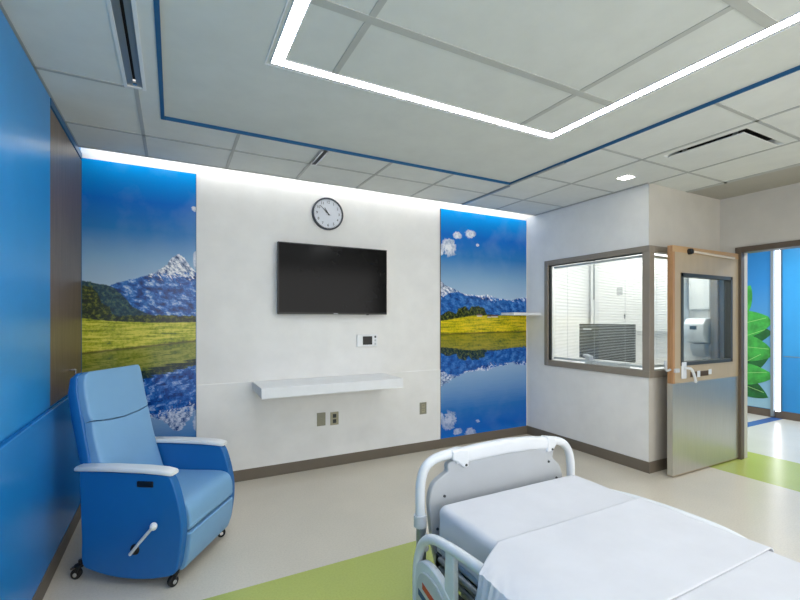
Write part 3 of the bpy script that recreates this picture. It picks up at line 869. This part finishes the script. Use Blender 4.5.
leaf(0.10, 0.52, 0.60, 0.30, 2.55, M['leafd'], 0.0012); leaf(0.16, 0.46, 0.66, 0.28, 3.00, M['leaf'], 0.0024); leaf(0.05, 0.36, 0.50, 0.24, 3.45, M['leafd'])
leaf(0.10, 1.62, 0.50, 0.26, 1.5, M['leaf'])
obj('panel_frame', boxm(-0.05, 0, -0.49, -0.452, -0.10, 2.35), M['alu'], t)
t = thing('vertical_light', 'tall glowing white light strip on the blue corridor wall', 'light', (XC - 0.001, -1.083, 0.10))
obj('lens', boxm(-0.03, 0, -0.024, 0.030, 0, 2.55), emis('strip_lens', (245, 248, 255), E_STRIP), t)
obj('housing', boxm(-0.025, 0, -0.040, -0.024, 0, 2.55), M['alu'], t)
obj('trim_10', boxm(XC - 0.004, XC, YR, -1.14, 0.905, 0.915), M['alu'])['kind'] = 'structure'
struct('trim_11', boxm(XC - 0.008, XC, YR, -1.135, 0.915, H), mat('corridor_blue_upper', (52, 150, 212), 0.28))

# ------------------------------------------------------------------ recliner
def superloft(bm, secs, seg=28, p=4.0):
    """secs: list of (centre Vector, half a, half b, axisA Vector, axisB Vector)"""
    rings = []
    for (c, a, b, A, B) in secs:
        ring = []
        for k in range(seg):
            th = 2 * PI * k / seg
            ct, st = math.cos(th), math.sin(th)
            x = math.copysign(abs(ct) ** (2 / p), ct); y = math.copysign(abs(st) ** (2 / p), st)
            ring.append(bm.verts.new(c + A * (a * x) + B * (b * y)))
        rings.append(ring)
    for R0, R1 in zip(rings, rings[1:]):
        for k in range(seg): bm.faces.new((R0[k], R0[(k + 1) % seg], R1[(k + 1) % seg], R1[k]))
    bm.faces.new(rings[0][::-1]); bm.faces.new(rings[-1])
ch = thing('recliner_chair', 'blue vinyl hospital recliner with white armrests in front of the mountain mural', 'chair', (0.566, -1.066, 0), math.radians(-33))
ch.scale = (0.885, 0.905, 1.0)
prof = smooth_pts([(-0.305, 0.618, 0), (-0.298, 0.42, 0), (-0.29, 0.25, 0), (-0.285, 0.11, 0), (-0.22, 0.075, 0), (-0.08, 0.048, 0), (0.08, 0.042, 0), (0.22, 0.055, 0), (0.32, 0.085, 0), (0.352, 0.18, 0), (0.368, 0.32, 0), (0.350, 0.45, 0), (0.310, 0.57, 0), (0.275, 0.615, 0)], 4)
prof = [(p.x, p.y) for p in prof]
for s, lb in ((-1, None), (1, None)):
    bm = new(); prism(bm, prof, 'y', s * 0.335, s * 0.272)
    sp = obj('side_panel', bm, M['sideblue'], ch, bevel=0.012, seg=3)
    if s == -1: near = sp
    bm = new()
    sec = []
    for (x, z, w2, h2) in ((-0.335, 0.628, 0.036, 0.010), (-0.325, 0.631, 0.042, 0.014), (-0.10, 0.636, 0.045, 0.015), (0.12, 0.634, 0.046, 0.015), (0.24, 0.628, 0.046, 0.015), (0.295, 0.621, 0.042, 0.013), (0.305, 0.618, 0.034, 0.008)):
        sec.append((Vector((x, s * 0.303, z)), w2, h2, Vector((0, 1, 0)), Vector((0, 0, 1))))
    superloft(bm, sec, 24, 4)
    obj('armrest', bm, M['white'], ch, smooth=True, label='white armrest cap')
# backrest
path = [(-0.10, 0.38), (-0.155, 0.50), (-0.20, 0.62), (-0.238, 0.74), (-0.258, 0.82), (-0.272, 0.880)]
path2 = [(-0.273, 0.888), (-0.288, 0.93), (-0.308, 1.02), (-0.324, 1.10), (-0.330, 1.138), (-0.331, 1.153)]
def secs_of(path, w_, th_, bul=0.0, capw=0.01, top=False):
    out = []
    for i, (x, z) in enumerate(path):
        a = path[max(i - 1, 0)]; b = path[min(i + 1, len(path) - 1)]
        d = Vector((b[0] - a[0], 0, b[1] - a[1])).normalized()
        nrm = Vector((d.z, 0, -d.x))
        t_ = th_[i] if isinstance(th_, (list, tuple)) else th_
        ww = w_[i] if isinstance(w_, (list, tuple)) else w_
        out.append((Vector((x, 0, z)) - nrm * t_, t_, ww, nrm, Vector((0, 1, 0))))
    return out
def sag(bm, z0, fall):
    for v in bm.verts:
        f = max(0.0, 1 - abs(v.co.z - z0) / fall)
        v.co.z -= 0.030 * f * (1 - (v.co.y / 0.27) ** 2)
bm = new(); superloft(bm, secs_of(path, [0.262, 0.262, 0.264, 0.266, 0.266, 0.262], [0.05, 0.055, 0.055, 0.055, 0.055, 0.046]), 72, 7)
sag(bm, 0.880, 0.05)
br = obj('backrest', bm, M['vinyl'], ch, smooth=True)
bm = new(); superloft(bm, secs_of(path2, [0.262, 0.268, 0.268, 0.262, 0.250, 0.225], [0.046, 0.058, 0.062, 0.055, 0.040, 0.02]), 72, 7)
sag(bm, 0.888, 0.05)
obj('headrest', bm, M['vinyl'], ch, smooth=True)
# outer back shell with side wings
shell = [(-0.25, 0.30), (-0.26, 0.50), (-0.290, 0.70), (-0.334, 0.90), (-0.370, 1.05), (-0.384, 1.125), (-0.385, 1.146)]
bm = new(); superloft(bm, secs_of(shell, [0.268, 0.276, 0.280, 0.280, 0.277, 0.266, 0.24], [0.03, 0.035, 0.042, 0.045, 0.040, 0.028, 0.014]), 36, 8)
obj('back_shell', bm, M['sideblue'], ch, smooth=True)
# seat cushion, front shell and legrest
bm = new()
prism(bm, [(p.x, p.y) for p in smooth_pts([(-0.17, 0.455, 0), (0.05, 0.452, 0), (0.26, 0.455, 0), (0.345, 0.440, 0), (0.378, 0.395, 0), (0.385, 0.33, 0), (0.372, 0.292, 0), (0.25, 0.285, 0), (-0.17, 0.285, 0)], 3)], 'y', -0.268, 0.268)
obj('seat_cushion', bm, M['vinyl'], ch, bevel=0.016, seg=3)
bm = new()
prism(bm, [(p.x, p.y) for p in smooth_pts([(0.385, 0.278, 0), (0.380, 0.20, 0), (0.362, 0.12, 0), (0.335, 0.075, 0), (0.29, 0.075, 0), (0.30, 0.18, 0), (0.31, 0.278, 0)], 3)], 'y', -0.268, 0.268)
obj('legrest', bm, M['vinyl'], ch, bevel=0.012, seg=3)
obj('undercarriage', boxm(-0.25, 0.29, -0.262, 0.262, 0.085, 0.27), M['black'], ch)
# release handle recess and lever on the near side
bm = new(); box(bm, 0.080, 0.185, -0.342, -0.330, 0.545, 0.578)
obj('release_recess', bm, M['black'], ch, bevel=0.010, seg=3)
bm = new(); lathe(bm, [(0.001, -0.006), (0.026, -0.006), (0.030, 0.0)], (0.065, -0.336, 0.205), 'y', 24)
pv = obj('lever_boss', bm, M['black'], ch, smooth=True)
bm = new(); tube(bm, [(0.045, -0.352, 0.185), (0.125, -0.372, 0.265), (0.215, -0.385, 0.352)], 0.009, 12)
lv = obj('lever', bm, M['bedwhite'], ch, smooth=True)
bm = new(); bmesh.ops.create_uvsphere(bm, u_segments=20, v_segments=12, radius=0.021, matrix=Matrix.Translation((0.222, -0.386, 0.358)))
obj('lever_knob', bm, M['white'], lv, smooth=True)
def caster(x, y, ang, lock):
    e_ = bpy.data.objects.new('caster', None)
    bm = new()
    cyl(bm, (x, y, 0.075), (x, y, 0.105), 0.012, 12)
    c_, s_ = math.cos(ang), math.sin(ang)
    wx, wy = x - 0.022 * c_, y - 0.022 * s_
    px, py = -s_, c_
    # fork
    for q in (-1, 1):
        a = Vector((wx + px * 0.017 * q, wy + py * 0.017 * q, 0.030)); b = Vector((x + px * 0.017 * q, y + py * 0.017 * q, 0.074))
        tube(bm, [a, b], 0.007, 8)
    cyl(bm, (x - 0.008 * c_, y - 0.008 * s_, 0.066), (x - 0.008 * c_, y - 0.008 * s_, 0.078), 0.026, 16)
    o = obj('caster', bm, M['black'], ch, smooth=True)
    bm = new(); cyl(bm, (wx - px * 0.011, wy - py * 0.011, 0.030), (wx + px * 0.011, wy + py * 0.011, 0.030), 0.030, 24)
    obj('wheel', bm, M['rubber'], o, smooth=True)
    bm = new(); cyl(bm, (wx - px * 0.024, wy - py * 0.024, 0.030), (wx + px * 0.024, wy + py * 0.024, 0.030), 0.012, 14)
    obj('axle', bm, M['chrome'], o, smooth=True)
    if lock:
        bm = new(); prism(bm, [(x - 0.05, 0.052), (x + 0.0, 0.066), (x + 0.0, 0.074), (x - 0.055, 0.060)], 'y', y - 0.02, y + 0.02)
        obj('brake_pedal', bm, M['chrome'], o)
for (x, y, a, lk) in ((-0.345, -0.28, 0.3, True), (-0.325, 0.26, 0.3, True), (0.30, -0.285, 1.1, False), (0.30, 0.30, 0.6, False)):
    if x < 0:
        pass
    caster(x, y, a, lk)

# ------------------------------------------------------------------ hospital bed
BX, BY = 2.165, -2.33
FP = -0.0        # footboard plane (local y)
bed = thing('hospital_bed', 'white hospital bed with footboard and folding side rails', 'bed', (BX, BY, 0))
def b2(x, z): return (x - BX, z)
# footboard tube loop
loopL = [(1.690, 0.36), (1.672, 0.48), (1.668, 0.62), (1.676, 0.70), (1.700, 0.752), (1.750, 0.782), (1.83, 0.793), (1.90, 0.792)]
loopR = [(2.47, 0.780), (2.56, 0.764), (2.625, 0.738), (2.665, 0.690), (2.684, 0.62), (2.684, 0.50), (2.665, 0.38)]
fb = obj('footboard', (lambda bm: (prism(bm, [b2(p.x, p.y) for p in smooth_pts([(1.76, 0.26, 0), (1.735, 0.36, 0), (1.725, 0.44, 0), (1.715, 0.52, 0), (1.712, 0.60, 0), (1.735, 0.665, 0), (1.79, 0.70, 0), (1.815, 0.715, 0), (1.820, 0.752, 0), (1.90, 0.765, 0), (2.18, 0.775, 0), (2.47, 0.755, 0), (2.53, 0.735, 0), (2.525, 0.685, 0), (2.535, 0.665, 0), (2.575, 0.63, 0), (2.60, 0.57, 0), (2.605, 0.48, 0), (2.60, 0.38, 0), (2.58, 0.26, 0)], 4)], 'y', -0.016, 0.020), bm)[1])(new()), M['fbpanel'], bed, bevel=0.007, seg=3)
for nm, pts in (('grip_rail', loopL), ('grip_rail', loopR)):
    bm = new(); tube(bm, smooth_pts([(p[0] - BX, 0.0, p[1]) for p in pts], 5), 0.023, 16)
    obj(nm, bm, M['bedwhite'], bed, smooth=True)
# raised top cap
bm = new()
sec = []
for x, z, hh_ in ((1.862, 0.772, 0.030), (1.885, 0.775, 0.036), (2.0, 0.781, 0.038), (2.18, 0.785, 0.038), (2.36, 0.777, 0.036), (2.485, 0.762, 0.034), (2.51, 0.757, 0.028)):
    sec.append((Vector((x - BX, 0.0, z)), 0.027, hh_, Vector((0, 1, 0)), Vector((0, 0, 1))))
superloft(bm, sec, 24, 3.6)
cap = obj('top_cap', bm, M['bedwhite'], bed, smooth=True)
bm = new(); prism(bm, [b2(1.835, 0.812), b2(1.885, 0.818), b2(1.932, 0.81), b2(1.932, 0.722), b2(1.905, 0.720), b2(1.865, 0.755), b2(1.835, 0.768)], 'y', -0.030, 0.026)
obj('cap_end', bm, M['bedwhite'], cap, bevel=0.008)
bm = new(); prism(bm, [b2(2.47, 0.802), b2(2.53, 0.79), b2(2.545, 0.755), b2(2.515, 0.72), b2(2.47, 0.715)], 'y', -0.030, 0.026)
obj('cap_end', bm, M['bedwhite'], cap, bevel=0.008)
for (x, z) in ((1.795, 0.60), (1.915, 0.735), (1.755, 0.45), (2.505, 0.73), (2.49, 0.66), (2.55, 0.56)):
    bm = new(); lathe(bm, [(0.001, -0.022), (0.006, -0.022), (0.007, -0.014)], (x - BX, 0 if z < 0.72 or z == 0.66 else -0.012, z), 'y', 12)
    obj('bolt', bm, M['gasket'], fb, smooth=True)
# collar clamp on the near upright
for x in (1.669, 2.680):
    bm = new(); cyl(bm, (x - BX, 0.0, 0.475), (x - BX, 0.0, 0.53), 0.031, 16)
    obj('collar', bm, M['bedgrey'], bed, smooth=True)
for x in (1.674, 2.676):
    bm = new(); cyl(bm, (x - BX, 0.0, 0.17), (x - BX, 0.0, 0.48), 0.024, 14)
    obj('footboard_post', bm, M['alu'], bed, smooth=True)
# deck, frame
obj('deck', boxm(-0.445, 0.445, -2.12, -0.06, 0.37, 0.405), M['bedgrey'], bed, bevel=0.01)
bm = new()
for x in (-0.40, 0.40): box(bm, x - 0.03, x + 0.03, -2.12, -0.03, 0.27, 0.35)
for y in (-0.18, -1.95): box(bm, -0.40, 0.40, y - 0.05, y + 0.05, 0.27, 0.35)
box(bm, -0.36, 0.36, -1.9, -0.25, 0.16, 0.25)
box(bm, -0.43, 0.43, -0.10, -0.028, 0.28, 0.35)
for x in (-0.30, 0.30):
    for y in (-0.35, -1.75): box(bm, x - 0.03, x + 0.03, y - 0.03, y + 0.03, 0.20, 0.30)
obj('frame', bm, M['alu'], bed, bevel=0.004)
bm = new()
for x in (-0.475, 0.475):
    tube(bm, [(x * 0.98, -0.12, 0.37), (x * 0.98, -1.9, 0.37)], 0.012, 8)
    tube(bm, [(x * 0.98, -0.12, 0.33), (x * 0.98, -1.9, 0.33)], 0.010, 8)
    for y in (-0.12, -1.9, -0.9): tube(bm, [(x * 0.98, y, 0.37), (x * 0.90, y, 0.37)], 0.008, 8); tube(bm, [(x * 0.98, y, 0.33), (x * 0.90, y, 0.33)], 0.008, 8)
obj('accessory_rail', bm, M['alu'], bed, smooth=True)
for (x, y) in ((-0.38, -0.20), (0.38, -0.20), (-0.38, -1.92), (0.38, -1.92)):
    bm = new(); cyl(bm, (x, y, 0.13), (x, y, 0.29), 0.022, 14); cyl(bm, (x - 0.03, y, 0.13), (x + 0.03, y, 0.13), 0.035, 14)
    c = obj('caster', bm, M['bedgrey'], bed, smooth=True)
    bm = new(); cyl(bm, (x - 0.018, y, 0.068), (x + 0.018, y, 0.068), 0.068, 28)
    obj('wheel', bm, M['rubber'], c, smooth=True)
# side rails (foot end pair)
def side_rail(sx):
    X = sx * 0.545
    def Y(y): return y + 2.33
    outer = smooth_pts([(X, Y(-2.395), 0.05), (X, Y(-2.385), 0.20), (X, Y(-2.39), 0.34), (X, Y(-2.43), 0.445), (X, Y(-2.51), 0.507), (X, Y(-2.62), 0.530), (X, Y(-2.76), 0.545), (X, Y(-2.95), 0.553), (X, Y(-3.15), 0.545), (X, Y(-3.28), 0.49), (X, Y(-3.33), 0.36), (X, Y(-3.31), 0.10)], 5)
    bm = new(); tube(bm, outer, 0.021, 14)
    r = obj('side_rail', bm, M['bedwhite'], bed, smooth=True)
    pts = smooth_pts([(Y(-2.40), 0.05, 0), (Y(-2.395), 0.30, 0), (Y(-2.43), 0.375, 0), (Y(-2.50), 0.395, 0), (Y(-2.58), 0.385, 0), (Y(-2.70), 0.33, 0), (Y(-2.85), 0.29, 0), (Y(-3.05), 0.30, 0), (Y(-3.25), 0.36, 0), (Y(-3.32), 0.30, 0), (Y(-3.30), 0.05, 0)], 4)
    bm = new(); prism(bm, [(p.x, p.y) for p in pts], 'x', X - 0.016, X + 0.016)
    obj('rail_panel', bm, M['bedwhite'], r, bevel=0.006)
    for y, z0 in ((-2.66, 0.30), (-3.08, 0.28)):
        bm = new()
        prism(bm, [(Y(y - 0.035), z0), (Y(y + 0.035), z0), (Y(y + 0.030), 0.53), (Y(y - 0.030), 0.53)], 'x', X - 0.013, X + 0.013)
        obj('rail_post', bm, M['bedwhite'], r, bevel=0.006)
    # raised oval of the panel, with two coloured stripes
    pts = smooth_pts([(Y(-2.415), 0.06, 0), (Y(-2.415), 0.25, 0), (Y(-2.45), 0.335, 0), (Y(-2.52), 0.355, 0), (Y(-2.60), 0.335, 0), (Y(-2.72), 0.25, 0), (Y(-2.76), 0.06, 0)], 4)
    o_ = sx * 0.018
    bm = new(); prism(bm, [(p.x, p.y) for p in pts], 'x', X + o_ * 0.8, X + o_ * 1.25)
    e_ = obj('rail_inset', bm, M['bedgrey'], r, bevel=0.003)
    for nm, m_, (ya, za) in (('red_stripe', M['red'], (-2.47, 0.305)), ('blue_stripe', M['navy'], (-2.435, 0.262))):
        bm = new(); L_ = 0.15
        prism(bm, [(Y(ya), za), (Y(ya - L_), za - 0.035), (Y(ya - L_), za - 0.062), (Y(ya), za - 0.027)], 'x', X + o_ * 1.25, X + o_ * 1.32)
        obj(nm, bm, m_, e_)
    for y in (-2.70, -3.12): obj('rail_hinge', boxm(X - sx * 0.02, X - sx * 0.06, Y(y), Y(y + 0.08), 0.22, 0.32), M['gasket'], r, bevel=0.004)
side_rail(-1); side_rail(1)

# mattress with its fitted sheet
def wr(x, y, s, amp): return (noise.noise(Vector((x * s, y * s, 3.1))) + 0.5 * noise.noise(Vector((x * s * 2.3, y * s * 2.3, 7.7)))) * amp
MT = 0.598
mt = thing('mattress', 'mattress under a smooth white fitted sheet on the hospital bed', 'mattress', (BX, BY, 0.406))
obj('mattress_core', boxm(-0.43, 0.43, -2.10, -0.085, 0.0, 0.17), M['bedgrey'], mt, bevel=0.03, seg=3)
def rounded_profile(hw_, top, bot, rad, n=8, inner=0.0):
    """cross section across the bed from the left hem over the top to the right hem: (x, z, nx, nz)"""
    pts = []
    k = 9
    for i in range(k): pts.append((-hw_, bot + (top - rad - bot) * i / k, -1, 0))
    for i in range(n + 1):
        a = PI - (PI / 2) * i / n
        pts.append((-hw_ + rad + rad * math.cos(a), top - rad + rad * math.sin(a), math.cos(a), math.sin(a)))
    m = 26
    for i in range(1, m): pts.append((-hw_ + rad + (2 * hw_ - 2 * rad) * i / m, top, 0, 1))
    for i in range(n + 1):
        a = PI / 2 - (PI / 2) * i / n
        pts.append((hw_ - rad + rad * math.cos(a), top - rad + rad * math.sin(a), math.cos(a), math.sin(a)))
    for i in range(1, k + 1): pts.append((hw_, top - rad - (top - rad - bot) * i / k, 1, 0))
    return pts
def sheet_grid(y0, y1, ny, hw_, top, bot, rad, amp_side, amp_top, zoff, end_round=False, over_rail=False, ws=7.0):
    bm = new(); rows = []
    for j in range(ny + 1):
        y = y0 + (y1 - y0) * j / ny
        row = []
        dl = 0.0; dz = 0.0
        if end_round:
            d = min(abs(y - y0), abs(y - y1))
            if d < 0.045:
                q = 1 - d / 0.045; dz = 0.045 * (1 - math.sqrt(max(0, 1 - q * q))) ; dl = dz
        for (x, z, nx, nz) in rounded_profile(hw_ - dl, top - dz, bot, rad):
            side = max(0.0, (top - z) / (top - bot))
            if over_rail and x < -hw_ + rad + 0.001 and nx < -0.02:
                # the cloth leaves the mattress edge, crosses the rail and falls outside it
                L0 = -hw_ + rad
                if nz > 0 or z > top - rad:
                    f = (L0 - x) / rad
                    x = L0 - f * 0.17; z = top - 0.002 - f * f * 0.022; nx, nz = -0.2, 0.98
                else:
                    f = (top - rad - z) / (top - rad - bot)
                    x = L0 - 0.17 - 0.012 * min(1, f * 6) - 0.02 * f; z = top - 0.024 - f * (top - 0.024 - bot)
            am = amp_top + (amp_side - amp_top) * min(1, side * 2)
            yy = y - 0.10 * max(0.0, min(1.0, (-hw_ + rad - x) / 0.17)) if over_rail else y
            h_ = wr(x + z * 2, y, ws, am)
            if over_rail and x < -hw_ + rad:
                q = min(1.0, side * 7)
                h_ += q * (0.012 * noise.noise(Vector((yy * 16, z * 9 + x * 14, 1.7))) + 0.007 * (1 - abs(noise.noise(Vector((yy * 30 + z * 12, z * 14 + x * 20, 5.1)))) * 3))
            if side > 0.1: h_ += math.sin(y * 42 + z * 30 + 3 * noise.noise(Vector((y * 5, z * 6, 0)))) * amp_side * 0.5 * side
            if nz > 0.9: h_ += -0.004 * abs(math.cos(y * 1.2)) * 0
            row.append(bm.verts.new((x + nx * h_, yy, z + nz * h_ - zoff)))
        rows.append(row)
    for A, B in zip(rows, rows[1:]):
        for i in range(len(A) - 1): bm.faces.new((A[i], A[i + 1], B[i + 1], B[i]))
    return bm, rows
bm, rows = sheet_grid(-2.12, -0.065, 110, 0.452, MT, 0.412, 0.035, 0.004, 0.0018, 0.406, True)
bm.faces.new(rows[-1]); bm.faces.new(rows[0][::-1])
obj('fitted_sheet', bm, M['sheet'], mt, smooth=True)
# draped sheet across the middle
bm, rows = sheet_grid(-0.985, -0.475, 90, 0.460, MT + 0.007, 0.20, 0.03, 0.022, 0.0025, 0.0, False, True, 9.0)
o = obj('draped_sheet', bm, M['sheet2'], None, smooth=True, loc=(BX, BY, 0))
sd = o.modifiers.new('solid', 'SOLIDIFY'); sd.thickness = 0.005; sd.offset = -1
tag(o, 'folded white sheet laid across the bed and hanging over its side', 'bed sheet')
